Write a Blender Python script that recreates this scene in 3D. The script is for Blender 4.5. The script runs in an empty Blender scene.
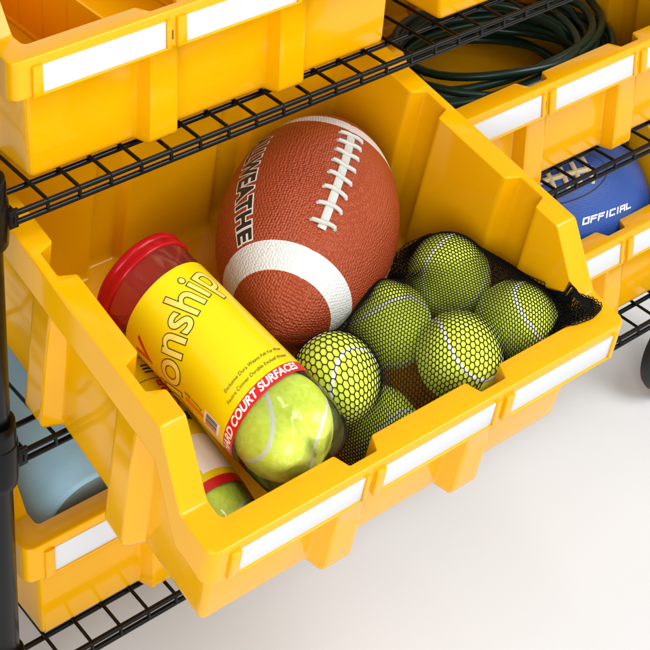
import bpy, bmesh, math, random
import numpy as np
from mathutils import Vector, Matrix, noise

CM = 0.01                       # everything below is written in centimetres
scene = bpy.context.scene
COL = scene.collection
rnd = random.Random(7)
pi = math.pi

# ------------------------------------------------------------------ helpers
def link_mesh(name, verts, faces, mats, parent=None, smooth=35, face_mats=None, world=None):
    me = bpy.data.meshes.new(name)
    me.from_pydata([(v[0]*CM, v[1]*CM, v[2]*CM) for v in verts], [], faces)
    if not isinstance(mats, (list, tuple)):
        mats = [mats]
    for m in mats:
        me.materials.append(m)
    if face_mats is not None:
        for p, i in zip(me.polygons, face_mats):
            p.material_index = i
    me.polygons.foreach_set('use_smooth', [smooth > 0]*len(me.polygons))
    if 0 < smooth < 180:
        me.set_sharp_from_angle(angle=math.radians(smooth))
    me.update()
    o = bpy.data.objects.new(name, me)
    COL.objects.link(o)
    if parent is not None:
        o.parent = parent
    if world is not None:
        o.matrix_world = world
    return o

def tag(o, label, cat, group=None, kind=None):
    o['label'] = label
    o['category'] = cat
    if group: o['group'] = group
    if kind: o['kind'] = kind
    return o

def empty(name, mat):
    o = bpy.data.objects.new(name, None)
    o.empty_display_size = 0.02
    COL.objects.link(o)
    o.matrix_world = mat
    return o

def T(x, y, z):
    return Matrix.Translation((x*CM, y*CM, z*CM))

def copy_tree(o, parent=None):
    c = o.copy(); COL.objects.link(c)
    if parent is not None:
        c.parent = parent
        c.matrix_parent_inverse = o.matrix_parent_inverse.copy()
    for ch in list(o.children):
        copy_tree(ch, c)
    return c

class MB:
    """collects verts and faces of ONE mesh"""
    def __init__(s): s.v = []; s.f = []; s.m = []
    def add(s, v, f, m=0):
        n = len(s.v); s.v += [tuple(x) for x in v]; s.f += [tuple(i+n for i in q) for q in f]; s.m += [m]*len(f)
        return s
    def grid(s, rows, closed_u=False, closed_v=False, m=0, flip=False):
        nr, nc = len(rows), len(rows[0])
        v = [p for r in rows for p in r]; f = []
        for i in range(nr if closed_v else nr-1):
            for j in range(nc if closed_u else nc-1):
                a = i*nc+j; b = i*nc+(j+1) % nc
                c = ((i+1) % nr)*nc+(j+1) % nc; d = ((i+1) % nr)*nc+j
                f.append((a, d, c, b) if flip else (a, b, c, d))
        return s.add(v, f, m)
    def tube(s, pts, r, n=8, closed=False, cap=True, m=0, up=(0, 0, 1)):
        P = [Vector(p) for p in pts]; N = len(P)
        rr = r if isinstance(r, (list, tuple)) else [r]*N
        rows = []; nrm = None
        for i in range(N):
            if closed: t = P[(i+1) % N]-P[i-1]
            else: t = P[min(i+1, N-1)]-P[max(i-1, 0)]
            t.normalize()
            if nrm is None:
                u = Vector(up)
                if abs(u.dot(t)) > .95: u = Vector((1, 0, 0))
                nrm = (u-t*u.dot(t)).normalized()
            else:
                nrm = (nrm-t*nrm.dot(t)).normalized()
            b = t.cross(nrm)
            rows.append([P[i]+(nrm*math.cos(2*pi*k/n)+b*math.sin(2*pi*k/n))*rr[i] for k in range(n)])
        base = len(s.v)
        s.grid(rows, closed_u=True, closed_v=closed, m=m)
        if cap and not closed:
            s.f.append(tuple(base+k for k in range(n))[::-1]); s.m.append(m)
            s.f.append(tuple(base+(N-1)*n+k for k in range(n))); s.m.append(m)
        return s
    def lathe(s, prof, n=48, m=0, axis='z', M=None):
        rows = []
        for (r, z) in prof:
            row = []
            for k in range(n):
                a = 2*pi*k/n
                p = Vector((r*math.cos(a), r*math.sin(a), z))
                row.append(M @ p if M else p)
            rows.append(row)
        return s.grid(rows, closed_u=True, m=m)
    def box(s, x0, x1, y0, y1, z0, z1, c=0.0, m=0):
        bm = bmesh.new(); bmesh.ops.create_cube(bm, size=1)
        for v in bm.verts:
            v.co = Vector((x0+(v.co.x+.5)*(x1-x0), y0+(v.co.y+.5)*(y1-y0), z0+(v.co.z+.5)*(z1-z0)))
        if c: bmesh.ops.bevel(bm, geom=list(bm.edges), offset=c, segments=2, affect='EDGES', profile=.5)
        bm.verts.index_update()
        s.add([v.co.copy() for v in bm.verts], [[v.index for v in f.verts] for f in bm.faces], m); bm.free()
        return s
    def build(s, name, mats, parent=None, smooth=35, world=None):
        return link_mesh(name, s.v, s.f, mats, parent, smooth, s.m, world)

# ------------------------------------------------------------------ materials
def new_mat(name):
    m = bpy.data.materials.new(name); m.use_nodes = True
    nt = m.node_tree; b = nt.nodes['Principled BSDF']
    return m, nt, b

def N(nt, t, **kw):
    n = nt.nodes.new(t)
    for k, v in kw.items():
        if hasattr(n, k): setattr(n, k, v)
        else: n.inputs[k].default_value = v
    return n

def noise_bump(nt, b, scale, strength, dist=0.0005, tex='ShaderNodeTexNoise', detail=3.0):
    tc = N(nt, 'ShaderNodeTexCoord')
    t = N(nt, tex); t.inputs['Scale'].default_value = scale
    if 'Detail' in t.inputs: t.inputs['Detail'].default_value = detail
    nt.links.new(tc.outputs['Object'], t.inputs['Vector'])
    bp = N(nt, 'ShaderNodeBump'); bp.inputs['Strength'].default_value = strength
    bp.inputs['Distance'].default_value = dist
    nt.links.new(t.outputs[0], bp.inputs['Height'])
    nt.links.new(bp.outputs['Normal'], b.inputs['Normal'])
    return t, bp, tc

def vary(nt, b, c0, c1, scale, detail=4, coord='Object', lo=.35, hi=.65):
    tc = N(nt, 'ShaderNodeTexCoord'); t = N(nt, 'ShaderNodeTexNoise')
    t.inputs['Scale'].default_value = scale; t.inputs['Detail'].default_value = detail
    nt.links.new(tc.outputs[coord], t.inputs['Vector'])
    r = N(nt, 'ShaderNodeValToRGB')
    r.color_ramp.elements[0].position = lo; r.color_ramp.elements[1].position = hi
    r.color_ramp.elements[0].color = (*c0, 1); r.color_ramp.elements[1].color = (*c1, 1)
    nt.links.new(t.outputs[0], r.inputs[0]); nt.links.new(r.outputs[0], b.inputs['Base Color'])
    return r

def simple(name, col, rough=.5, spec=.5, metal=0, coat=0):
    m, nt, b = new_mat(name)
    b.inputs['Base Color'].default_value = (*col, 1); b.inputs['Roughness'].default_value = rough
    b.inputs['Specular IOR Level'].default_value = spec; b.inputs['Metallic'].default_value = metal
    b.inputs['Coat Weight'].default_value = coat
    return m

def m_yellow():
    m, nt, b = new_mat('yellow_plastic')
    vary(nt, b, (.78, .370, .0006), (.815, .388, .0010), 9)
    b.inputs['Roughness'].default_value = .23; b.inputs['Specular IOR Level'].default_value = .32
    t, bp, tc = noise_bump(nt, b, 900, .08, .0002)
    # faint moulding waviness and scuffs in the gloss
    t2 = N(nt, 'ShaderNodeTexNoise'); t2.inputs['Scale'].default_value = 26; t2.inputs['Detail'].default_value = 6
    nt.links.new(tc.outputs['Object'], t2.inputs['Vector'])
    mr = N(nt, 'ShaderNodeMapRange'); mr.inputs['To Min'].default_value = .07; mr.inputs['To Max'].default_value = .19
    nt.links.new(t2.outputs[0], mr.inputs['Value']); nt.links.new(mr.outputs[0], b.inputs['Roughness'])
    return m

def m_black_metal():
    m, nt, b = new_mat('black_epoxy_wire')
    b.inputs['Base Color'].default_value = (.0022, .0022, .0024, 1)
    b.inputs['Roughness'].default_value = .24; b.inputs['Specular IOR Level'].default_value = .2
    noise_bump(nt, b, 350, .12, .0004)
    return m

def m_felt():
    m, nt, b = new_mat('tennis_felt')
    vary(nt, b, (.66, .80, .05), (.84, .95, .12), 260, 5, lo=.3, hi=.7)
    b.inputs['Roughness'].default_value = .95; b.inputs['Specular IOR Level'].default_value = .1
    b.inputs['Sheen Weight'].default_value = .35; b.inputs['Sheen Roughness'].default_value = .5
    b.inputs['Sheen Tint'].default_value = (.9, 1, .4, 1)
    noise_bump(nt, b, 420, .55, .0012, detail=6)
    return m

def m_ball_leather(name, c0, c1, rough, scale, strength, spec=.4):
    m, nt, b = new_mat(name)
    vary(nt, b, c0, c1, 14, 5)
    b.inputs['Roughness'].default_value = rough; b.inputs['Specular IOR Level'].default_value = spec
    tc = N(nt, 'ShaderNodeTexCoord')
    v = N(nt, 'ShaderNodeTexVoronoi'); v.inputs['Scale'].default_value = scale
    v.feature = 'F1'; v.inputs['Randomness'].default_value = .45
    nt.links.new(tc.outputs['Object'], v.inputs['Vector'])
    inv = N(nt, 'ShaderNodeMath'); inv.operation = 'SUBTRACT'; inv.inputs[0].default_value = 1
    nt.links.new(v.outputs['Distance'], inv.inputs[1])
    bp = N(nt, 'ShaderNodeBump'); bp.inputs['Strength'].default_value = strength; bp.inputs['Distance'].default_value = .002
    nt.links.new(inv.outputs[0], bp.inputs['Height']); nt.links.new(bp.outputs['Normal'], b.inputs['Normal'])
    return m

def m_clear():
    m = bpy.data.materials.new('clear_tube_plastic'); m.use_nodes = True
    nt = m.node_tree; nt.nodes.clear()
    out = N(nt, 'ShaderNodeOutputMaterial'); mix = N(nt, 'ShaderNodeMixShader')
    tr0 = N(nt, 'ShaderNodeBsdfTransparent'); tr0.inputs['Color'].default_value = (.97, .975, .965, 1)
    df = N(nt, 'ShaderNodeBsdfDiffuse'); df.inputs['Color'].default_value = (.9, .9, .88, 1)
    tr = N(nt, 'ShaderNodeMixShader'); tr.inputs[0].default_value = .015
    nt.links.new(tr0.outputs[0], tr.inputs[1]); nt.links.new(df.outputs[0], tr.inputs[2])
    gl = N(nt, 'ShaderNodeBsdfGlossy'); gl.inputs['Roughness'].default_value = .06
    fr = N(nt, 'ShaderNodeFresnel'); fr.inputs['IOR'].default_value = 1.5
    tc = N(nt, 'ShaderNodeTexCoord'); t = N(nt, 'ShaderNodeTexNoise'); t.inputs['Scale'].default_value = 60
    nt.links.new(tc.outputs['Object'], t.inputs['Vector'])
    bp = N(nt, 'ShaderNodeBump'); bp.inputs['Strength'].default_value = .2; bp.inputs['Distance'].default_value = .002
    nt.links.new(t.outputs[0], bp.inputs['Height'])
    nt.links.new(bp.outputs['Normal'], gl.inputs['Normal']); nt.links.new(bp.outputs['Normal'], fr.inputs['Normal'])
    nt.links.new(fr.outputs[0], mix.inputs[0]); nt.links.new(tr.outputs[0], mix.inputs[1]); nt.links.new(gl.outputs[0], mix.inputs[2])
    nt.links.new(mix.outputs[0], out.inputs['Surface'])
    return m

def m_floor():
    m, nt, b = new_mat('white_studio_floor')
    vary(nt, b, (.70, .735, .76), (.725, .76, .785), 3, 3)
    b.inputs['Roughness'].default_value = .55; b.inputs['Specular IOR Level'].default_value = .25
    return m

YEL = m_yellow(); BLK = m_black_metal(); FELT = m_felt(); CLEAR = m_clear()
SLOT = simple('slot_dark', (.25, .09, .001), .6)
CARD = simple('white_card', (.62, .63, .65), .6, .3)
RUBBER = simple('grey_black_rubber', (.012, .012, .013), .45, .4)
SEAMW = simple('seam_rubber', (.78, .80, .70), .7, .2)
def m_lid():
    m, nt, b = new_mat('red_lid_plastic')
    b.inputs['Base Color'].default_value = (.60, .008, .016, 1); b.inputs['Roughness'].default_value = .2
    tl = N(nt, 'ShaderNodeBsdfTranslucent'); tl.inputs['Color'].default_value = (.95, .10, .07, 1)
    mx = N(nt, 'ShaderNodeMixShader'); mx.inputs[0].default_value = .55
    out = next(n for n in nt.nodes if n.type == 'OUTPUT_MATERIAL')
    nt.links.new(b.outputs[0], mx.inputs[1]); nt.links.new(tl.outputs[0], mx.inputs[2]); nt.links.new(mx.outputs[0], out.inputs[0])
    return m
LIDRED = m_lid()
LABELY = simple('yellow_label_film', (.82, .63, .0015), .25, .45)
INK = simple('black_ink', (.02, .018, .012), .5)
INKRED = simple('red_ink', (.58, .012, .012), .35)
INKORANGE = simple('orange_ink', (.80, .22, .01), .4)
INKWHITE = simple('white_ink', (.86, .84, .80), .4)
LETTERFILL = None
PIG = m_ball_leather('pebbled_brown_rubber', (.305, .045, .012), (.36, .056, .016), .36, 470, .85)
PIGW = m_ball_leather('pebbled_white_rubber', (.60, .60, .58), (.67, .67, .65), .5, 470, .5)
LACE = simple('lace_white', (.50, .505, .46), .55, .35)
BLUE = m_ball_leather('blue_pebbled_rubber', (.018, .062, .27), (.024, .078, .33), .42, 420, .18)
LACECREAM = simple('lace_cream', (.72, .60, .36), .6, .3)
CORD = simple('dark_green_vinyl', (.006, .030, .018), .33, .5)
NETM = simple('black_net_thread', (.005, .005, .005), .8, .08)

def m_letterfill():
    m, nt, b = new_mat('pale_gold_letter_ink')
    vary(nt, b, (.72, .46, .08), (.95, .86, .16), 28, 2)
    b.inputs['Roughness'].default_value = .28
    return m
LETTERFILL = m_letterfill()

def m_roll():
    m, nt, b = new_mat('light_blue_cloth')
    vary(nt, b, (.38, .69, .92), (.45, .76, .96), 12, 6)
    b.inputs['Roughness'].default_value = .85; b.inputs['Specular IOR Level'].default_value = .2
    noise_bump(nt, b, 22, .5, .004, detail=8)
    return m
ROLL = m_roll()
def m_rollend():
    m, nt, b = new_mat('slate_blue_roll_end')
    vary(nt, b, (.25, .35, .41), (.30, .40, .46), 60, 4)
    b.inputs['Roughness'].default_value = .9
    noise_bump(nt, b, 700, .3, .0006)
    return m
ROLLEND = m_rollend()

# ------------------------------------------------------------------ camera (solved from the photograph)
CAM = (-49.0683, -100.15223, 76.07792)
RX, RY, RZ = 1.28826, 0.00613, -0.62383
cam = bpy.data.cameras.new('camera'); co = bpy.data.objects.new('camera', cam); COL.objects.link(co)
co.location = Vector(CAM)*CM
co.rotation_mode = 'XYZ'; co.rotation_euler = (RX, RY, RZ)
cam.sensor_width = 36; cam.sensor_fit = 'HORIZONTAL'
cam.lens = 36*1725.4637/650
cam.shift_x = (325-189.91067)/650
cam.shift_y = -(325+339.74437)/650
cam.clip_start = .01; cam.clip_end = 200
scene.camera = co

# ------------------------------------------------------------------ bin
W, DEP = 41.9, 36.0
HF, HS, S1, S2, HB = 12.02, 17.0, 3.76, 7.28, 3.27
TH = .32
def inset(side, z, pil):
    k = min(1.0, max(0.0, z/14.0))
    if pil > 0:
        base = inset(side, z, 0)
        pr = 1.0+(.55-1.0)*k
        return base+(pr-base)*pil
    top, bot = {'f': (1.75, 2.42), 'l': (1.95, 2.66), 'r': (1.95, 2.66), 'b': (1.3, 2.0)}[side]
    return bot+(top-bot)*k

def height(side, t):
    if side == 'f': return HF
    if side == 'b': return HS
    if t <= S1: return HF
    if t >= S2: return HS
    return HF+(HS-HF)*(t-S1)/(S2-S1)

def make_bin():
    pil = {'f': [W/2-6.6, W/2+6.6], 'b': [W/2-6.6, W/2+6.6], 'l': [11.6, 23.6], 'r': [11.6, 23.6]}
    a_, b_ = 1.2, .75
    def samples(side, L):
        s = [(0.0, 0.0)]
        for c in pil[side]:
            s += [(c-a_-b_-.3, 0), (c+a_+b_+.3, 0), (c-a_+.25, 1), (c+a_-.25, 1), (c-a_-b_, 0), (c-a_-b_*.8, .06), (c-a_-b_*.2, .94), (c-a_, 1), (c+a_, 1), (c+a_+b_*.2, .94), (c+a_+b_*.8, .06), (c+a_+b_, 0)]
        if side in 'lr':
            s += [(S1-.45, 0), (S1-.16, 0), (S1, 0), (S1+.16, 0), (S1+.45, 0), (S2-.45, 0), (S2-.16, 0), (S2, 0), (S2+.16, 0), (S2+.45, 0)]
        s += [(L*.5, None), (L, 0.0)]
        s = sorted(s, key=lambda q: q[0])
        return [(t, (0 if p is None else p)) for t, p in s]
    def rounded_h(side, t):
        if side in 'lr':          # soften the two creases of the sloping edge
            for c in (S1, S2):
                if abs(t-c) < .17: return (height(side, t-.16)+2*height(side, t)+height(side, t+.16))/4
        return height(side, t)
    # perimeter walk: each entry gives a function d -> (x, y), side, pil, height
    ring = []
    RC = .95
    def rho(d): return max(.42, RC-.22*d)
    def P_side(side, t, d, dA, dB, L):
        # dA/dB : insets of the neighbouring sides at start / end
        lo = dA+rho(dA); hi = L-dB-rho(dB)
        t = min(max(t, lo), hi)
        return {'f': (t, d), 'r': (W-d, t), 'b': (W-t, DEP-d), 'l': (d, DEP-t)}[side]
    order = [('f', W, 'l', 'r'), ('r', DEP, 'f', 'b'), ('b', W, 'r', 'l'), ('l', DEP, 'b', 'f')]
    for side, L, pa, pb in order:
        ss = samples(side, L)
        if side == 'l': ss = [(L-t, p) for t, p in reversed(ss)]
        for t, p in ss:
            ring.append(('s', side, t, p, L, pa, pb))
        for k in (1, 2, 3, 4, 5):
            ring.append(('c', side, pb, k/6))
    def section(entry):
        """list of (kind, value, z): 'w' = offset from the wall, 'd' = distance in from the outer rim"""
        if entry[0] == 's':
            side, t = entry[1], entry[2]
            tl = L_l(t) if side == 'l' else t
            h = rounded_h(side, tl)
        else:
            s1_, s2_ = entry[1], entry[2]
            h = HF if 'f' in (s1_, s2_) else HS
        zb = h-HB
        return [('w', TH+.9, .32), ('w', TH+.35, .40), ('w', TH+.08, .65), ('w', TH, 1.1),
                ('w', TH, h*.5), ('w', TH, h-.25), ('w', TH, h-.13), ('w', TH-.035, h-.035), ('w', TH-.13, h),
                ('d', .36, h), ('d', .17, h), ('d', .085, h-.02), ('d', .02, h-.085), ('d', 0, h-.17), ('d', 0, h-.34),
                ('d', 0, h-HB*.5), ('d', 0, zb+.26), ('d', 0, zb+.12), ('d', .035, zb+.035), ('d', .12, zb),
                ('w', -.08, zb), ('w', 0, zb-.10), ('w', 0, zb*.5), ('w', 0, .7), ('w', .06, .36), ('w', .22, .12), ('w', .55, 0)]
    def L_l(t): return DEP-t
    rows = []
    for e in ring:
        row = []
        for kind, val, z in section(e):
            def dd(side, pl): return val if kind == 'd' else inset(side, z, pl)+val
            if e[0] == 's':
                _, side, t, p, L, pa, pb = e
                x, y = P_side(side, t, dd(side, p), dd(pa, 0), dd(pb, 0), L)
            else:
                _, sa, sb, k = e
                d1, d2 = dd(sa, 0), dd(sb, 0)
                r = rho((d1+d2)/2)
                r1, r2 = rho(d1), rho(d2)
                ang = k*pi/2
                if (sa, sb) == ('f', 'r'):
                    x = W-d2-r2+r2*math.sin(ang); y = d1+r1-r1*math.cos(ang)
                elif (sa, sb) == ('r', 'b'):
                    x = W-d1-r1+r1*math.cos(ang); y = DEP-d2-r2+r2*math.sin(ang)
                elif (sa, sb) == ('b', 'l'):
                    x = d2+r2-r2*math.sin(ang); y = DEP-d1-r1+r1*math.cos(ang)
                else:
                    x = d1+r1-r1*math.cos(ang); y = d2+r2-r2*math.sin(ang)
            row.append((x, y, z))
        rows.append(row)
    mb = MB()
    mb.grid(rows, closed_v=True, flip=False)
    nc = len(rows[0]); nr = len(rows)
    mb.f.append(tuple(i*nc for i in range(nr))); mb.m.append(0)                 # inside floor
    mb.f.append(tuple(i*nc+nc-1 for i in range(nr))[::-1]); mb.m.append(0)      # underside
    o = mb.build('storage_bin', YEL, smooth=40)
    bm = bmesh.new(); bm.from_mesh(o.data)
    bmesh.ops.recalc_face_normals(bm, faces=bm.faces); bmesh.ops.triangulate(bm, faces=[f for f in bm.faces if len(f.verts) > 4])
    bm.to_mesh(o.data); bm.free(); o.data.set_sharp_from_angle(angle=math.radians(40))
    # three label holders on the front band
    l1, pitch, lw, ltop, lh = 2.58, 13.22, 11.38, .80, 2.30
    for i in range(3):
        x = l1+i*pitch; z1 = HF-ltop; z0 = z1-lh
        h = MB()
        h.box(x-.85, x+.02, -.27, .05, HF-HB+.03, z1+.12, .06)
        h.box(x+lw-.02, x+lw+.38, -.27, .05, HF-HB+.03, z1+.12, .06)
        h.box(x-.1, x+lw+.1, -.24, .05, HF-HB+.02, z0+.02, .05)
        if i < 2:
            h.box(x+lw+.55, x+lw+.72, -.012, .03, z0+.55, z0+1.35, 0, 1)
        ho = h.build('label_holder', [YEL, SLOT], o)
        c = MB(); c.box(x+.0, x+lw-.05, -.09, .02, z0+.0, z1, .01)
        c.build('label_card', CARD, ho)
    return o

Z2, Z3 = -21.5425, -43.9922
TILT = .22352; XB, YB = 7.071, -21.565
bin0 = make_bin()
GB = 'identical yellow storage bins on the wire shelves'
BINS = [
 ((6.345, .132, .02), 'empty yellow bin standing on the top wire shelf at upper left, above the football'),
 ((49.75, .1, .02), 'yellow bin on the top wire shelf above the green cord, only its bottom corner visible'),
 ((49.97, -.014, Z2+.02), 'yellow bin on the middle shelf that holds the coiled dark green cord'),
 ((50.70, .4955, Z3+.02), 'yellow bin on the lowest shelf that holds the blue ball, at the right edge'),
 ((6.0, .2144, Z3+.02), 'yellow bin on the lowest shelf beside the black post, holding the light blue rolled mat'),
]
MBX = T(0, 0, Z2) @ Matrix.Rotation(TILT, 4, 'X') @ T(XB, YB, .05)      # the pulled-out, tipped bin
bin0.matrix_world = MBX
tag(bin0, 'big yellow bin pulled out and tipped forward, holding the football and netted tennis balls', 'storage bin', GB)
for (loc, lab) in BINS:
    c = copy_tree(bin0); c.matrix_world = T(*loc)
    tag(c, lab, 'storage bin', GB)

# two lengthwise dividers stand in the top bin
top_bin = next(o for o in COL.objects if o.get('label', '').startswith('empty yellow bin'))
top_bin['label'] = 'empty yellow bin with two inside dividers on the top wire shelf, above the football'
for dx in (W/2-6.6, W/2+6.6):
    d = MB(); d.box(dx-.13, dx+.13, 2.3, 34.2, .36, 7.2, .06)
    for k in range(8): d.box(dx-.2, dx+.2, 2.6+4.25*k, 2.85+4.25*k, .36, 6.9, .04)
    d.box(dx-.34, dx+.34, 2.4, 34.1, .34, .75, .1)
    d.build('divider', YEL, top_bin)

# ------------------------------------------------------------------ rack
XL, XR, YF, YK = 3.99, 93.2, .74, 44.3
rack = empty('wire_shelving_rack', T(XL, YF, -53.9))
tag(rack, 'black wire shelving rack with round posts, three wire shelves and small casters', 'shelving rack')
RW = T(-XL, -YF, 53.9)
def rpart(mb, name, mat, parent=None, smooth=40):
    o = mb.build(name, mat, None, smooth)
    if parent is None:
        o.parent = rack
        o.matrix_local = T(-XL, -YF, 53.9)
    else:
        o.parent = parent
    return o
for (px, py) in ((XL, YF), (XR, YF), (XL, YK), (XR, YK)):
    mb = MB(); mb.lathe([(0, 40), (1.1, 40), (1.27, 39.8), (1.27, -46.5), (1.1, -46.8), (0, -46.8)], 32, M=Matrix.Translation((px, py, 0)))
    post = rpart(mb, 'post', BLK)
    for z in (0, Z2, Z3):
        mb = MB()
        mb.lathe([(1.28, z+3.15), (1.58, z+3.15), (1.66, z+3.05), (1.70, z+2.2), (1.72, z+1.2), (1.80, z+1.15), (1.83, z+.9), (1.83, z-.9), (1.80, z-1.9), (1.74, z-2.45), (1.66, z-2.6), (1.28, z-2.6)], 36, M=Matrix.Translation((px, py, 0)))
        rpart(mb, 'collar', BLK, post)
TIE0, TP = 8.96-2.88, 2.885
for zi, z in enumerate((0, Z2, Z3)):
    sh = MB()
    xs = [TIE0+TP*i for i in range(30)]; xs = [x for x in xs if x < XR-1.5]
    for x in xs:                                                      # deck wires, bent down over the rails
        sh.tube([(x, -.12, z-1.05), (x, -.14, z-.55), (x, -.06, z-.25), (x, .15, z-.17), (x, 1, z-.16), (x, 22, z-.16), (x, 44, z-.16), (x, 44.9, z-.17), (x, 45.1, z-.3), (x, 45.15, z-1.05)], .165, 8)
    for y in (3.1, 15.5, 29.5, 42):
        sh.tube([(XL+1.0, y, z-.55), (XR-1.0, y, z-.55)], .24, 10)
    shelf = rpart(sh, 'shelf', BLK)
    rl = MB()
    for zz in (z-.33, z-1.12):
        for y in (0, 45.04):
            yy = YF if y == 0 else YK
            rl.tube([(XL+.9, yy+(-.25 if y == 0 else .25), zz), (XL+2.0, y, zz), (XL+3, y, zz), (XR-3, y, zz), (XR-2, y, zz), (XR-.9, yy+(-.25 if y == 0 else .25), zz)], .235, 12)
        for x in (XL-.3, XR+.3):
            rl.tube([(x, YF+1.0, zz), (x, YK-1, zz)], .235, 12)
    for sx, x in ((1, XL), (-1, XR)):                                 # corner brackets
        for y, sy in ((YF, 1), (YK, -1)):
            rl.box(min(x+sx*1.5, x+sx*2.4), max(x+sx*1.5, x+sx*2.4), y-sy*.75-.14, y-sy*.75+.14, z-1.5, z+.1, .05)
    rpart(rl, 'rail', BLK, shelf)
FLOOR = -53.9
for (px, py, ang) in ((XR, YF, 8), (XL, YF, -20), (XL, YK, 40), (XR, YK, 200)):
    d = Vector((-math.cos(math.radians(ang)), -math.sin(math.radians(ang)), 0)); s = Vector((d.y, -d.x, 0))
    r = 3.9; c = Vector((px, py, FLOOR+r))+d*(7.2)
    f = MB()
    f.tube([(px, py, -46.9), (px, py, -48.4)], .9, 16)
    f.tube([(px, py, -48.3), Vector((px, py, -48.6))+d*1.0], 1.3, 16)
    for k in (-1.35, 1.35):
        f.tube([Vector((px, py, -48.5))+s*k, c+s*k], [.75, .55], 8)
    fo = rpart(f, 'caster_fork', BLK)
    Mw = Matrix.Translation(c) @ Matrix((s, d, Vector((0, 0, 1)))).transposed().to_4x4() @ Matrix.Rotation(pi/2, 4, 'Y')
    w = MB(); w.lathe([(0, -.75), (.8, -.8), (1.9, -.7), (2.6, -.95), (3.2, -1.1), (3.65, -.95), (3.9, -.45), (3.9, .45), (3.65, .95), (3.2, 1.1), (2.6, .95), (1.9, .7), (.8, .8), (0, .75)], 40, M=Mw)
    rpart(w, 'wheel', RUBBER, fo)

# ------------------------------------------------------------------ floor (seamless white studio sweep)
fl = MB(); n = 24
fl.grid([[(-3000+6000*i/n, -3000+6000*j/n, FLOOR) for i in range(n+1)] for j in range(n+1)])
floor = fl.build('floor', m_floor(), smooth=0); floor['kind'] = 'structure'

# ------------------------------------------------------------------ text meshes
def text_geo(body, size, shear=0.0, offset=0.0, space=1.0, align='CENTER', xs=1.0, ybase=False, turn=0.0):
    cu = bpy.data.curves.new('lettering', 'FONT'); cu.body = body; cu.size = size; cu.shear = shear
    cu.offset = offset; cu.space_character = space; cu.align_x = align; cu.align_y = 'BOTTOM_BASELINE' if ybase else 'CENTER'; cu.resolution_u = 5
    o = bpy.data.objects.new('lettering', cu); COL.objects.link(o)
    dg = bpy.context.evaluated_depsgraph_get(); dg.update()
    me = bpy.data.meshes.new_from_object(o.evaluated_get(dg))
    bm = bmesh.new(); bm.from_mesh(me)
    for v in bm.verts:
        v.co.x *= xs
        if turn: v.co = Matrix.Rotation(turn, 3, 'Z') @ v.co
    bpy.data.objects.remove(o); bpy.data.curves.remove(cu); bpy.data.meshes.remove(me)
    return bm

def slice_bm(bm, step, axes='xy'):
    if not bm.verts: return bm
    for ax in axes:
        i = 'xy'.index(ax)
        lo = min(v.co[i] for v in bm.verts); hi = max(v.co[i] for v in bm.verts)
        k = lo+step
        while k < hi:
            co = [0, 0, 0]; co[i] = k; no = [0, 0, 0]; no[i] = 1
            bmesh.ops.bisect_plane(bm, geom=bm.verts[:]+bm.edges[:]+bm.faces[:], plane_co=co, plane_no=no, dist=1e-6)
            k += step
    return bm

def bm_add(mb, bm, fn, m=0):
    bm.verts.index_update()
    mb.add([fn(v.co) for v in bm.verts], [[v.index for v in f.verts] for f in bm.faces], m)

def rect_bm(x0, x1, y0, y1):
    bm = bmesh.new()
    vs = [bm.verts.new((x, y, 0)) for x, y in ((x0, y0), (x1, y0), (x1, y1), (x0, y1))]
    bm.faces.new(vs); return bm

# ------------------------------------------------------------------ tennis balls
def tennis_ball(rad=3.5):
    mb = MB()
    bm = bmesh.new(); bmesh.ops.create_icosphere(bm, subdivisions=5, radius=rad)
    bm.verts.index_update()
    mb.add([v.co.copy() for v in bm.verts], [[v.index for v in f.verts] for f in bm.faces]); bm.free()
    o = mb.build('tennis_ball', FELT, smooth=180)
    a, b = .72, .28; c = 2*math.sqrt(a*b)
    M_ = 220; P = []
    for i in range(M_):
        t = 2*pi*i/M_
        P.append(Vector((a*math.cos(t)+b*math.cos(3*t), a*math.sin(t)-b*math.sin(3*t), c*math.sin(2*t))).normalized())
    rows = []
    for i in range(M_):
        tg = (P[(i+1) % M_]-P[i-1]).normalized(); sd = tg.cross(P[i]).normalized()
        rows.append([(P[i]*(rad+h)+sd*wd).normalized()*(rad+h) for wd, h in ((-.22, -.06), (-.15, .015), (0, .03), (.15, .015), (.22, -.06))])
    s = MB(); s.grid(rows, closed_v=True); s.build('seam', SEAMW, o, smooth=180)
    return o

BALLS = [
 ((34.99, 12.97, 8.5), (60, 20, 95), 'rearmost tennis ball under the black net, nearest the right side wall of the bin'),
 ((27.77, 12.16, 7.37), (25, 70, 10), 'tennis ball under the black net that touches the lower right of the football'),
 ((18.88, 8.81, 9.43), (10, 200, 40), 'netted tennis ball nearest the clear can, left of the others'),
 ((29.15, 5.63, 9.37), (80, 35, 160), 'big netted tennis ball in the middle of the front lip'),
 ((36.06, 5.99, 8.92), (150, 30, 75), 'netted tennis ball in the right front corner of the bin'),
 ((22.37, 6.52, 3.84), (35, 130, 220), 'lowest netted tennis ball, half hidden behind the front lip beside the can base'),
]
def L2W(p): return MBX @ (Vector(p)*CM)
ball0 = tennis_ball()
GN = 'tennis balls inside the black net'
for i, (p, e, lab) in enumerate(BALLS):
    o = ball0 if i == 0 else copy_tree(ball0)
    R = Matrix.Rotation(math.radians(e[2]), 4, 'Z') @ Matrix.Rotation(math.radians(e[1]), 4, 'Y') @ Matrix.Rotation(math.radians(e[0]), 4, 'X')
    o.matrix_world = MBX @ T(*p) @ R
    tag(o, lab, 'tennis ball', GN)

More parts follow.
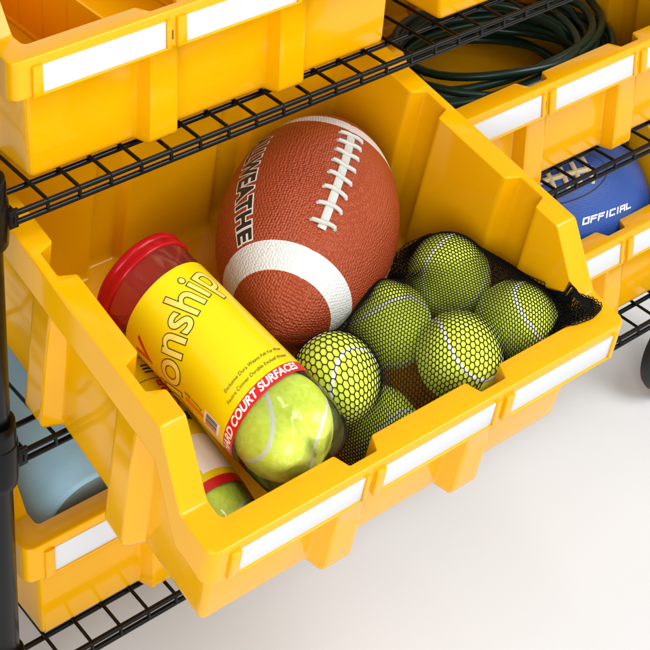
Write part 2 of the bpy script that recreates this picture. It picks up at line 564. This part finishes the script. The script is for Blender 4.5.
# ------------------------------------------------------------------ tennis ball cans
def can_matrix(base, lid, roll):
    b, l = Vector(base), Vector(lid); z = (l-b).normalized()
    x = Vector((1, 0, 0)); x = (x-z*x.dot(z)).normalized(); y = z.cross(x)
    M3 = Matrix((x, y, z)).transposed().to_4x4()
    return MBX @ T(*base) @ M3 @ Matrix.Rotation(roll, 4, 'Z')

def make_can(R, L, name, decals):
    """axis along +z from the base to the lid; label text reads round the tube with its top towards the lid"""
    mb = MB()
    n = 80
    prof = [(R*.99, L), (R, L-.4), (R, 12.0), (R, 6.0), (R, 3.7)]
    for q in range(1, 17):                                            # rounded base
        t = q/16*.998; prof.append((R*(1-t**3.8)**(1/3.8), 3.7-3.35*t))
    rows = []
    for (r, z) in prof:
        row = []
        for k in range(n):
            a = 2*pi*k/n
            w = max(0, min(1, (R+.3-z)/R))                            # five blown feet stand out from it
            foot = abs(math.cos(2.5*a))
            rr = r*(1-.07*w*(1-foot)) if r < R else r
            rr = min(rr, R)
            row.append((rr*math.cos(a), rr*math.sin(a), z-.35*w*w*foot))
        rows.append(row)
    mb.grid(rows, closed_u=True, flip=True)
    can = mb.build(name, CLEAR, smooth=60)
    lid = MB()
    lid.lathe([(R-.1, L-.9), (R+.16, L-.9), (R+.22, L-.82), (R+.22, L-.55), (R+.12, L-.48), (R+.12, L-.1), (R+.2, L), (R+.22, L+.3), (R+.12, L+.48), (R-.15, L+.52), (R-.35, L+.40), (R-.5, L+.12), (.05, L+.1)], 72)
    lid.build('lid', LIDRED, can)
    a0, a1, z0, z1 = decals['label']
    lb = MB(); lr = R+.02; n = 72
    lb.grid([[(lr*math.cos(a0+(a1-a0)*k/n), lr*math.sin(a0+(a1-a0)*k/n), z) for k in range(n+1)] for z in (z0, z0+(z1-z0)*.33, z0+(z1-z0)*.66, z1)])
    lab = lb.build('label', LABELY, can, smooth=180)
    st = MB(); lr2 = R+.03
    st.grid([[(lr2*math.cos(a0+(a1-a0)*k/n), lr2*math.sin(a0+(a1-a0)*k/n), z) for k in range(n+1)] for z in (z0-.02, z0+.4, z0+decals['strip'])])
    st.build('red_strip', INKRED, lab, smooth=180)
    mats = [INK, INKRED, INKORANGE, INKWHITE, LETTERFILL]
    tx = MB()
    for d in decals['text']:
        kind = d[0]
        if kind == 't':
            _, body, size, ang, z, m, shear, off, lift, rot = d[:10]
            kw = d[10] if len(d) > 10 else {}
            bm = slice_bm(text_geo(body, size, shear, off, **kw), .35, 'x' if not rot else 'y')
        else:
            _, (wd, ht), ang, z, m, lift, rot = d
            bm = slice_bm(rect_bm(-wd/2, wd/2, -ht/2, ht/2), .35, 'x' if not rot else 'y')
        def fn(c, ang=ang, z=z, lift=lift, rot=rot):
            s, h = (c.x, c.y) if not rot else (-c.y, c.x)
            a = ang+s/R
            return ((R+.03+lift)*math.cos(a), (R+.03+lift)*math.sin(a), z+h)
        bm_add(tx, bm, fn, m); bm.free()
    tx.build('lettering', mats, lab, smooth=0)
    return can

R1, L1 = 4.08, 20.7
top_a = math.radians(90)      # +y of the can frame; roll turns it to face up
def deg(a): return math.radians(a)
# angles: -90 faces straight up, -180 to the left wall, 0 to the right; text reads with growing angle
BIGK = dict(align='RIGHT', xs=.92, ybase=True, turn=deg(22))
dec1 = dict(label=(deg(-238), deg(62), 5.2, 17.6), strip=.95, text=[
  ('t', 'Championship', 4.2, deg(-50), 14.9, 0, 0.0, .12, .010, False, BIGK),
  ('t', 'Championship', 4.2, deg(-50), 14.9, 4, 0.0, .035, .018, False, BIGK),
  ('t', 'HARD COURT SURFACES', .88, deg(-130), 5.68, 3, .25, .028, .020, False),
  ('t', 'Exclusive Dura Weave Felt For Wear', .40, deg(-100), 7.55, 0, .2, 0.0, .012, False),
  ('t', 'Feutre Conner Durable Exclusif Weave', .40, deg(-104), 6.85, 0, .2, 0.0, .012, False),
  ('t', 'V', 2.6, deg(-190), 15.2, 1, .3, .06, .012, False),
  ('r', (1.3, 1.7), deg(-184), 7.5, 3, .012, False),
  ('r', (.40, 2.0), deg(-187), 9.4, 2, .012, False),
  ('t', 'Pression Balls', .36, deg(-180), 9.6, 0, .2, 0, .02, True),
]+[('r', (.07+.05*(k % 3 == 0), 1.2), deg(-191+2.0*k), 7.5, (1 if k < 2 else 0), .02, False) for k in range(8)])
CAN1 = make_can(R1, L1, 'tennis_ball_can', dec1)
B1, L1P = (12.0, 2.6, 10.7), (9.8, 23.8, 11.2)
ROLL1 = deg(0)
MC1 = can_matrix(B1, L1P, ROLL1)
CAN1.matrix_world = MC1
tag(CAN1, 'clear tennis ball can with red lid and yellow label, lying uppermost', 'tennis ball can', 'tennis ball cans')

R2_ = 3.5
dec2 = dict(label=(deg(-250), deg(65), 4.3, 18.6), strip=.75, text=[
  ('t', 'G', 1.3, deg(-72), 17.3, 1, 0, .03, .012, True),
  ('t', 'III', 1.3, deg(-68), 15.4, 0, 0, .01, .012, True),
  ('r', (3.2, .06), deg(-70), 16.5, 0, .012, False), ('r', (3.2, .06), deg(-68), 14.4, 0, .012, False),
  ('t', 'C BB', 1.3, deg(-61), 12.9, 1, 0, .03, .012, True),
  ('r', (1.6, .8), deg(-66), 10.6, 0, .012, False),
  ('r', (3.4, 3.2), deg(-66), 7.2, 3, .012, False),
])
CAN2 = make_can(R2_, L1, 'tennis_ball_can', dec2)
B2, L2P = (6.0, 2.7, 3.85), (6.0, 23.3, 4.9)
MC2 = can_matrix(B2, L2P, 0)
CAN2.matrix_world = MC2
tag(CAN2, 'second tennis ball can lying beneath the first, squeezed against the left wall of the bin', 'tennis ball can', 'tennis ball cans')
labs = ['tennis ball showing through the clear base of the upper can', 'tennis ball inside the upper can behind its yellow label',
        'tennis ball in the lower can, seen at the left front corner below its red strip', 'tennis ball in the lower can behind its yellow label']
for q, (M_, zc, rr, e) in enumerate(((MC1, 4.2, 1.09, (200, 40, 75)), (MC1, 11.7, .98, (0, 0, 0)), (MC2, 4.2, .94, (20, 60, 90)), (MC2, 10.8, .94, (50, 80, 0)))):
    o = copy_tree(ball0)
    R = Matrix.Rotation(deg(e[2]), 4, 'Z') @ Matrix.Rotation(deg(e[1]), 4, 'Y') @ Matrix.Rotation(deg(e[0]), 4, 'X')
    o.matrix_world = M_ @ T(0, 0, zc) @ R @ Matrix.Scale(rr, 4)
    tag(o, labs[q], 'tennis ball', 'tennis balls inside the clear cans')

# ------------------------------------------------------------------ footballs
def football_r(u, R, ex=.72):
    return R*max(0.0, 1-u*u)**ex

def skin_r(u, a, R, ex):
    r = football_r(u, R, ex)
    d = min(abs(((a-j*pi/2+pi) % (2*pi))-pi) for j in range(4))*max(r, .3)
    return r-.055*math.exp(-(d/.18)**2)-.05*(1-abs(u))*math.cos(4*a)

def make_football(name, R, L, mats, stripes, ex=.72, seam=True):
    mb = MB(); nu, nv = 150, 112
    us = [math.sin(-pi/2+pi*i/nu) for i in range(nu+1)]
    # put loop cuts exactly on the stripe borders
    for lo, hi in stripes:
        for tgt in (lo, hi):
            k = min(range(len(us)), key=lambda i: abs(us[i]-tgt)); us[k] = tgt
    rows = []
    for u in us:
        row = []
        for k in range(nv):
            a = 2*pi*k/nv
            r = skin_r(u, a, R, ex)
            row.append((u*L, r*math.cos(a), r*math.sin(a)))
        rows.append(row)
    mb.grid(rows, closed_u=True)
    nf = []
    for i in range(nu):
        mid = (us[i]+us[i+1])/2
        s = 1 if any(lo < mid < hi for lo, hi in stripes) else 0
        nf += [s]*nv
    mb.m = nf
    o = mb.build(name, mats, smooth=180)
    bm = bmesh.new(); bm.from_mesh(o.data); bmesh.ops.recalc_face_normals(bm, faces=bm.faces); bm.to_mesh(o.data); bm.free()
    return o

def on_ball(u_cm, ang, R, L, lift, ex):
    """point on the ball: u_cm along the axis, ang around it (0 = laces)"""
    u = max(-.995, min(.995, u_cm/L)); r = skin_r(u, ang, R, ex)+lift
    return Vector((u_cm, r*math.cos(ang), r*math.sin(ang)))

FR, FL, FEX = 7.75, 13.4, .70
FB = make_football('football', FR, FL, [PIG, PIGW], [(-.775, -.63), (.44, .59)], FEX)
# laces: one broad strip along the seam and eight bars across it
la = MB()
def strip_pts(u0, u1, half, lift, n=24):
    rows = []
    for i in range(n+1):
        u = u0+(u1-u0)*i/n
        r = football_r(u/FL, FR, FEX)
        row = []
        for w, h in ((-half, lift-.12), (-half, lift-.03), (-half*.6, lift+.03), (half*.6, lift+.03), (half, lift-.03), (half, lift-.12)):
            row.append(on_ball(u, w/r, FR, FL, h, FEX))
        rows.append(row)
    return rows
U0, U1 = -6.3, 4.6
la.grid(strip_pts(U0-.5, U1+.2, .36, .10))
for k in range(8):
    u = U0+(U1-U0)*k/7
    r = football_r(u/FL, FR, FEX)
    pts = []; n = 12; hw = 1.12
    for i in range(n+1):
        w = -hw+2*hw*i/n
        h = .10+.09*(1-(w/hw)**4) if abs(w) < hw*.98 else -.05
        pts.append(on_ball(u+.10*math.sin(w*2+k), w/r, FR, FL, h, FEX))
    la.tube(pts, [.19 if 0 < i < n else .14 for i in range(n+1)], 8)
la.build('lacing', LACE, FB)
# lettering on the left panel
def m_letterband():
    return [INK, INKWHITE]
tb = MB()
def ball_fn(ang0, lift, flip=1, ucen=0.0):
    def fn(c):
        u = ucen+c.x*flip
        r = football_r(max(-.99, min(.99, u/FL)), FR, FEX)
        return on_ball(u, ang0+c.y*flip*(-1)/FR, FR, FL, lift, FEX)
    return fn
def lettering(body, size, ang, ucen, flip, sgn=1):
    for off, lift, m in ((.27, .012, 1), (.13, .024, 0)):
        bm = slice_bm(text_geo(body, size, .0, off, 1.12, xs=.70), .4, 'xy')
        def fn(c, lift=lift):
            return on_ball(ucen+c.x*flip, ang+sgn*c.y/FR*flip, FR, FL, lift, FEX)
        bm_add(tb, bm, fn, m); bm.free()
lettering('ALLWEATHE', 2.75, -deg(64), -2.2, -1, -1)
tb.build('lettering', [INK, INKWHITE], FB, smooth=0); tb = MB()
lettering('ALLWEATHE', 3.0, deg(86), .3, 1, -1)
tb.build('lettering', [INK, INKWHITE], FB, smooth=0)

FC = (27.6, 23.1, 8.6)
AX = (MBX.to_3x3().inverted() @ Vector((.78, .62, .10))).normalized()
def ball_matrix(M0, centre, axis, roll):
    x = axis.normalized(); up = Vector((0, 0, 1)); y = (up-x*up.dot(x)).normalized(); z = x.cross(y)
    return M0 @ T(*centre) @ Matrix((x, y, z)).transposed().to_4x4() @ Matrix.Rotation(roll, 4, 'X')
FB.matrix_world = ball_matrix(MBX, FC, AX, deg(14))
tag(FB, 'reddish brown pebbled football with white stripes and white laces in the tipped bin', 'football')

# ------------------------------------------------------------------ blue ball in the lower right bin
BR_, BL_, BEX = 9.2, 12.9, .43
BB = make_football('blue_ball', BR_, BL_, [BLUE], [], BEX)
def bb_on(u, a, lift):
    u_ = max(-.99, min(.99, u/BL_)); r = skin_r(u_, a, BR_, BEX)+lift
    return Vector((u, r*math.cos(a), r*math.sin(a)))
bl = MB()
for k in range(6):
    u = -5.4+7.8*k/5
    bl.tube([bb_on(u, w/BR_, .12 if abs(w) < 1.4 else -.1) for w in [-1.5+3*i/10 for i in range(11)]], .27, 8)
bl.tube([bb_on(-6.2+9.2*i/20, 0, .1) for i in range(21)], .3, 8)
bl.build('lacing', LACECREAM, BB)
ov = MB()
ov.tube([bb_on(-1.4+6.4*math.cos(2*pi*i/60), 2.7*math.sin(2*pi*i/60)/BR_, .0) for i in range(60)], .07, 6, closed=True)
ov.build('lace_outline', INK, BB)
# squarish slanted OFFICIAL
GL = {'O': [[(0, 0), (1, 0), (1, 1), (0, 1), (0, 0)]], 'F': [[(0, 0), (0, 1), (1, 1)], [(0, .52), (.85, .52)]], 'I': [[(.2, 0), (.2, 1)]],
      'C': [[(1, 1), (0, 1), (0, 0), (1, 0)]], 'A': [[(0, 0), (0, 1), (1, 1), (1, 0)], [(0, .45), (1, .45)]], 'L': [[(0, 1), (0, 0), (1, 0)]]}
of = MB(); x = 0; adv = []
for ch in 'OFFICIAL':
    adv.append((ch, x)); x += (.85 if ch == 'I' else 1.5)
wid = x-.5; sc = 6.8/wid; TXU = 3.2
def quadstrip(p, q, half):
    d = (q-p).normalized(); nn = Vector((-d.y, d.x))*half; e = d*half
    return [p-e-nn, q+e-nn, q+e+nn, p-e+nn]
for ch, x0 in adv:
    for poly in GL[ch]:
        for (a, b) in zip(poly[:-1], poly[1:]):
            P = quadstrip(Vector((x0+a[0]*1.0, a[1]*1.0)), Vector((x0+b[0]*1.0, b[1]*1.0)), .15)
            bm = bmesh.new(); vs = [bm.verts.new((v.x+.36*v.y-wid/2, v.y-.5, 0)) for v in P]; bm.faces.new(vs)
            slice_bm(bm, .5, 'x')
            bm_add(of, bm, lambda c: bb_on(c.x*sc+TXU, -(c.y*sc*.80-5.0)/BR_, .03), 0); bm.free()
of.build('lettering', INKWHITE, BB, smooth=0)
BB.matrix_world = ball_matrix(T(0, 0, 0), (77.4, 11.8, Z3+.4+9.2), Vector((1, -.23, 0)), deg(36))
tag(BB, 'blue pebbled ball with cream laces and white word OFFICIAL in the lower right bin', 'ball')

# ------------------------------------------------------------------ green cord
cd = MB(); pts = []
NL = 21; cx, cy, cz = 73.5, 16.2, Z2+1.0
for i in range(NL*40):
    t = i/40; a = 2*pi*t
    k = int(t); f = t-k
    rr = random.Random(100+k); rr2 = random.Random(101+k)
    def par(r): return (r.uniform(8.8, 15.2), r.uniform(7.2, 12.2), r.uniform(-1.2, 1.2), r.uniform(-1.0, 1.0), r.uniform(0, 6.28))
    A, B = par(rr), par(rr2)
    g = [A[j]*(1-f)+B[j]*f for j in range(4)]
    z = cz+.3*t+.8*math.sin(a+1.1*k)*.7+.35*math.sin(3*a+k)
    pts.append((cx+g[2]+g[0]*math.cos(a), cy+g[3]+g[1]*math.sin(a), z))
# free end laid across the front of the coil
e0 = pts[-1]
cd.tube(pts, .45, 10)
cord = cd.build('extension_cord', CORD, smooth=180)
tag(cord, 'coil of dark green cord lying in the middle right yellow bin', 'cord')
pl = MB()
pl.tube([(60, 10.5, Z2+6.3), (64, 8.0, Z2+6.8), (68, 6.7, Z2+7.1), (71.6, 6.5, Z2+7.2)], [.5, .5, .55, .6], 12)
pl.tube([(71.6, 6.5, Z2+7.2), (71.75, 6.5, Z2+7.2)], .3, 12, m=1)
pl.build('cord_end', [CORD, INKORANGE], cord)

# ------------------------------------------------------------------ light blue roll
ro = MB(); RR = 7.0; Yr0, Yr1 = 4.2, 33
def rollr(a): return RR*(1+.012*math.sin(3*a+1)+.01*math.sin(7*a))
rows = []
for (k, y) in ((.955, Yr0), (.985, Yr0+.12), (1, Yr0+.4), (1, 12), (1, 22), (1, Yr1-.3), (.96, Yr1)):
    rows.append([(rollr(2*pi*i/96)*k*math.cos(2*pi*i/96), y, rollr(2*pi*i/96)*k*math.sin(2*pi*i/96)) for i in range(96)])
ro.grid(rows, closed_u=True, flip=False)
ob = ro.build('rolled_mat', ROLL, smooth=180)
en = MB(); rows = []
for i in range(0, 33):
    k = .955*(1-i/33.0)
    y = Yr0+.002
    rows.append([(rollr(2*pi*j/96)*k*math.cos(2*pi*j/96), y, rollr(2*pi*j/96)*k*math.sin(2*pi*j/96)) for j in range(96)])
en.grid(rows, closed_u=True)
en.build('roll_end', ROLLEND, ob, smooth=60)
ob.matrix_world = T(15.9, 0, Z3+.4+5.85) @ Matrix.Diagonal((1, 1, .835, 1))
tag(ob, 'light blue rolled mat with slate grey end lying in the lower left bin', 'mat')

# ------------------------------------------------------------------ black net over the balls (relaxed hexagonal mesh)
def ball_obstacles():
    return [(np.array(p), 3.5) for p, _, _ in BALLS]
axL = np.array(AX); fcL = np.array(FC)
def resample(poly, n):
    P = np.array(poly, float); s = np.r_[0, np.cumsum(np.linalg.norm(np.diff(P, axis=0), axis=1))]
    t = np.linspace(0, s[-1], n)
    return np.stack([np.interp(t, s, P[:, k]) for k in range(3)], 1)
def coons(front, back, left, right, U, V):
    n = 200
    F, B = resample(front, n), resample(back, n); Lf, Rt = resample(left, n), resample(right, n)
    tt = np.linspace(0, 1, n)
    def ev(C, t): return np.stack([np.interp(t, tt, C[:, k]) for k in range(3)], 1)
    u, v = U[:, None], V[:, None]
    S = (1-v)*ev(F, U)+v*ev(B, U)+(1-u)*ev(Lf, V)+u*ev(Rt, V)
    S -= (1-u)*(1-v)*F[0]+u*(1-v)*F[-1]+(1-u)*v*B[0]+u*v*B[-1]
    return S
def hexgrid(nx, ny):
    """honeycomb: verts (u,v in 0..1), edges"""
    key = {}; verts = []; edges = set()
    def vid(x, y):
        k = (round(x*1000), round(y*1000))
        if k not in key: key[k] = len(verts); verts.append((x, y))
        return key[k]
    h = math.sqrt(3)/2
    for j in range(ny):
        for i in range(nx):
            cx = i+(.5 if j % 2 else 0); cy = j*h
            ids = [vid(cx+math.cos(pi/6+k*pi/3)/math.sqrt(3), cy+math.sin(pi/6+k*pi/3)/math.sqrt(3)) for k in range(6)]
            for k in range(6): edges.add(tuple(sorted((ids[k], ids[(k+1) % 6]))))
    V = np.array(verts); V -= V.min(0); V /= V.max(0)
    return V, np.array(sorted(edges))

def wall_y(z): return 2.42+(1.75-2.42)*np.clip(z/14, 0, 1)+TH+.1
def wall_xr(z): return W-(2.66+(1.95-2.66)*np.clip(z/14, 0, 1))-TH-.1

def collide(P, clear=.05, balls=True):
    if balls:
        for c, r in ball_obstacles():
            d = P-c; l = np.linalg.norm(d, axis=1); m = l < r+clear
            P[m] = c+d[m]/l[m][:, None]*(r+clear)
    d = P-fcL; u = d@axL; perp = d-np.outer(u, axL); l = np.linalg.norm(perp, axis=1)+1e-9
    rr = FR*np.clip(1-(u/FL)**2, 0, 1)**FEX+clear
    m = (l < rr) & (np.abs(u) < FL)
    P[m] += perp[m]/l[m][:, None]*(rr-l)[m][:, None]*.5
    a, b = np.array(B1), np.array(L1P); ax = (b-a)/np.linalg.norm(b-a)
    d = P-a; u = d@ax; perp = d-np.outer(u, ax); l = np.linalg.norm(perp, axis=1)+1e-9
    m = (l < R1+.15)
    P[m] += perp[m]/l[m][:, None]*(R1+.15-l)[m][:, None]
    P[:, 2] = np.maximum(P[:, 2], .5)
    rim = HF+(HS-HF)*np.clip((P[:, 1]-S1)/(S2-S1), 0, 1)
    wy, wx = wall_y(P[:, 2]), wall_xr(P[:, 2])
    over = ((P[:, 1] < wy) | (P[:, 0] > wx)) & (P[:, 2] > rim-.9)          # lying on the rim
    P[:, 2] = np.where(over, np.maximum(P[:, 2], rim+.12), P[:, 2])
    P[:, 1] = np.where(over, P[:, 1], np.where(P[:, 2] < rim, np.maximum(P[:, 1], wy), P[:, 1]))
    P[:, 0] = np.where(over, P[:, 0], np.minimum(P[:, 0], wx))
    return P

def drape(front, back, left, right, nx, ny, iters, grav, zstart=13.5):
    """coarse sheet pulled tight over the balls; returns a sampler from (u, v) to points"""
    U, V = np.meshgrid(np.linspace(0, 1, nx), np.linspace(0, 1, ny)); u, v = U.ravel(), V.ravel()
    P = coons(front, back, left, right, u, v)
    edge = (u < 1e-6) | (u > 1-1e-6) | (v < 1e-6) | (v > 1-1e-6)
    E0 = P[edge].copy()
    P[~edge, 2] = np.maximum(P[~edge, 2], zstart)
    for it in range(iters):
        G = P.reshape(ny, nx, 3); Q = G.copy()
        Q[1:-1, 1:-1] = .25*(G[:-2, 1:-1]+G[2:, 1:-1]+G[1:-1, :-2]+G[1:-1, 2:])
        Q = Q.reshape(-1, 3); Q = P+(Q-P)*.95
        Q[:, 2] -= grav
        Q[edge] = E0
        P = collide(Q); P[edge] = E0
    G = P.reshape(ny, nx, 3)
    cu = np.r_[0, np.cumsum(np.linalg.norm(np.diff(G, axis=1), axis=2).mean(0))]; cu /= cu[-1]
    cv = np.r_[0, np.cumsum(np.linalg.norm(np.diff(G, axis=0), axis=2).mean(1))]; cv /= cv[-1]
    def sample(uv):
        x = np.interp(uv[:, 0], cu, np.arange(nx)); y = np.interp(uv[:, 1], cv, np.arange(ny))
        i, j = np.minimum(x.astype(int), nx-2), np.minimum(y.astype(int), ny-2)
        fx, fy = (x-i)[:, None], (y-j)[:, None]
        return (G[j, i]*(1-fx)+G[j, i+1]*fx)*(1-fy)+(G[j+1, i]*(1-fx)+G[j+1, i+1]*fx)*fy
    return sample

def relax(P, E, pin, iters, relaxk=.4):
    n = len(P); deg_ = np.bincount(E.ravel(), minlength=n)[:, None]; P0 = P.copy()
    for it in range(iters):
        S = np.zeros_like(P)
        np.add.at(S, E[:, 0], P[E[:, 1]]); np.add.at(S, E[:, 1], P[E[:, 0]])
        P = collide(P+(S/deg_-P)*relaxk)
        P[pin] = P0[pin]
    return P

def even_out(P, E, pin, iters):
    """let the threads slide until the meshes are about equal in size"""
    n = len(P); P0 = P.copy(); cnt = np.bincount(E.ravel(), minlength=n)[:, None]
    rest = np.linalg.norm(P[E[:, 0]]-P[E[:, 1]], axis=1).mean()*1.0
    for it in range(iters):
        d = P[E[:, 1]]-P[E[:, 0]]; l = np.linalg.norm(d, axis=1, keepdims=True)+1e-9
        c = d/l*(l-rest)*.5
        S = np.zeros_like(P); np.add.at(S, E[:, 0], c); np.add.at(S, E[:, 1], -c)
        L = np.zeros_like(P); np.add.at(L, E[:, 0], P[E[:, 1]]); np.add.at(L, E[:, 1], P[E[:, 0]])
        P = collide(P+S/cnt*1.2+(L/cnt-P)*.12)
        P[pin] = P0[pin]
    return P

def net_tubes(mb, P, E, r):
    # three-sided threads; the knots get a little extra thickness from overlapping ends
    a, b = P[E[:, 0]], P[E[:, 1]]; t = b-a; l = np.linalg.norm(t, axis=1, keepdims=True)+1e-9; t = t/l
    up = np.tile(np.array([[.13, -.5, .86]]), (len(t), 1)); n1 = np.cross(t, up); n1 /= np.linalg.norm(n1, axis=1, keepdims=True)+1e-9
    n2 = np.cross(t, n1)
    a = a-t*r*.5; b = b+t*r*.5
    V = []
    for k in range(4):
        c, s = math.cos(pi/4+pi/2*k)*r, math.sin(pi/4+pi/2*k)*r
        o = n1*c+n2*s
        V += [a+o, b+o]
    V = np.stack(V, 1).reshape(-1, 3)
    base = len(mb.v)
    mb.v += [tuple(x) for x in V]
    for i in range(len(E)):
        q = base+8*i
        for k in range(4):
            k2 = (k+1) % 4
            mb.f.append((q+2*k, q+2*k+1, q+2*k2+1, q+2*k2))
    mb.m += [0]*(4*len(E))

netmb = MB()
# main layer
front = [(17.3, 4.7, 3.0), (19.2, 3.3, 2.6), (22.4, 2.75, 2.8), (25.2, 2.7, 4.2), (29.5, 2.5, 6.8), (36, 2.4, 9.4), (39.2, 2.5, 11.0)]
back = [(20.5, 14.6, 4.2), (25, 15.6, 4.6), (30.5, 16.8, 5.4), (34.0, 18.0, 7.1), (37.8, 18.4, 7.1), (38.9, 16.6, 8.2)]
left = [(17.3, 4.7, 3.0), (15.5, 7.4, 7.0), (15.6, 11, 7.4), (17.6, 13.4, 5.4), (20.5, 14.6, 4.2)]
right = [(39.2, 2.5, 11.0), (39.45, 6.5, 10.9), (39.5, 10.5, 9.9), (39.4, 13.8, 8.9), (38.9, 16.6, 8.2)]
sample = drape(front, back, left, right, 48, 44, 3200, .0004)
UV, E = hexgrid(82, 68)
P = sample(UV)
pin = (UV[:, 0] < .012) | (UV[:, 0] > .988) | (UV[:, 1] < .015) | (UV[:, 1] > .985)
P = even_out(P, E, pin, 220)
net_tubes(netmb, P, E, .040)
# the slack of the bag, gathered up against the right-hand wall and in the corner
def crumple(front, back, left, right, nx, ny, seed, amp, freq, iters):
    UV, E = hexgrid(nx, ny)
    P = coons(front, back, left, right, UV[:, 0], UV[:, 1])
    for i, p in enumerate(P):
        w = math.sin(pi*UV[i, 0])*math.sin(pi*UV[i, 1])
        v = noise.noise_vector(Vector((p[0]*freq+seed, p[1]*freq, p[2]*freq)))
        P[i] += np.array(v)*amp*min(1, w*2.5)
    P = collide(P, .14)
    P = relax(P, E, np.zeros(len(P), bool), iters, .25)
    net_tubes(netmb, P, E, .042)
I_ = [(30.0, 15.2, 5.4), (34.5, 16.6, 6.4), (37.6, 14.2, 6.9), (38.5, 10.5, 7.8), (38.6, 6.8, 8.8)]
O_ = [(32.6, 18.0, 6.6), (35.5, 18.6, 7.2), (38.2, 18.2, 7.2), (39.2, 16.2, 7.9), (39.3, 13.7, 9.0), (39.3, 11.0, 9.9), (39.3, 8.9, 10.5), (39.3, 6.3, 11.7)]
for sd, amp in ((3.1, .55),):
    crumple(I_, O_, [I_[0], (31.2, 17.0, 6.2), O_[0]], [I_[-1], (39.2, 6.6, 10.2), O_[-1]], 40, 7, sd, amp, .4, 5)
cf = [(35.4, 2.5, 11.2), (37.5, 1.75, 12.4), (39.4, 1.5, 12.5), (41.1, 1.9, 12.5)]
cb = [(37.4, 10.6, 8.0), (38.8, 9.4, 9.4), (39.2, 7.6, 10.4), (39.15, 5.4, 11.7)]
cl = [cf[0], (37.4, 4.6, 9.8), (38.4, 7.4, 8.6), cb[0]]
cr = [cf[-1], (41.0, 3.0, 12.4), (40.2, 3.7, 12.5), cb[-1]]
for sd, amp, dz in ((1.7, .45, 0), (5.2, .7, -.35), (9.4, .9, -.8)):
    sh_ = lambda L: [(x, y, z+dz) for x, y, z in L]
    crumple(sh_(cf), sh_(cb), sh_(cl), sh_(cr), 14, 21, sd, amp, .6, 5)
net = netmb.build('net_bag', NETM, smooth=0, world=MBX)
tag(net, 'black mesh net bag drawn over the loose tennis balls in the tipped bin', 'net bag')

# ------------------------------------------------------------------ light: a white studio
w = bpy.data.worlds.new('World'); scene.world = w; w.use_nodes = True
nt = w.node_tree; bg = nt.nodes['Background']; bg.inputs[1].default_value = 1
tc = nt.nodes.new('ShaderNodeTexCoord'); sp = nt.nodes.new('ShaderNodeSeparateXYZ'); rp = nt.nodes.new('ShaderNodeValToRGB')
nt.links.new(tc.outputs['Generated'], sp.inputs[0]); nt.links.new(sp.outputs['Z'], rp.inputs[0]); nt.links.new(rp.outputs[0], bg.inputs[0])
e = rp.color_ramp.elements      # pale studio walls, dimmer ceiling
e[0].position = .15; e[0].color = (1.02, 1.03, 1.04, 1); e[1].position = .75; e[1].color = (.40, .40, .41, 1)
def area(name, loc, target, size, power, col=(1, 1, 1), sy=None):
    l = bpy.data.lights.new(name, 'AREA'); l.energy = power; l.color = col; l.size = size*CM
    if sy: l.shape = 'RECTANGLE'; l.size_y = sy*CM
    o = bpy.data.objects.new(name, l); COL.objects.link(o)
    o.location = Vector(loc)*CM
    d = (Vector(target)-Vector(loc)); o.rotation_euler = d.to_track_quat('-Z', 'Y').to_euler()
    return o
area('key_softbox', (230, -260, 330), (35, -5, -20), 270, 180, (1, .995, .985))
area('strip_softbox', (-10, -95, 215), (22, -8, -15), 14, 7, (1, 1, 1), 150)
area('fill_softbox', (-170, -230, 90), (25, 0, -25), 180, 62, (1, 1, 1))

scene.view_settings.view_transform = 'Standard'; scene.view_settings.look = 'None'
scene.view_settings.exposure = 0; scene.view_settings.gamma = 1
scene.render.engine = 'CYCLES'
scene.cycles.max_bounces = 14; scene.cycles.diffuse_bounces = 5; scene.cycles.transparent_max_bounces = 40
scene.cycles.use_denoising = True
scene.render.resolution_x = 1024; scene.render.resolution_y = 1024
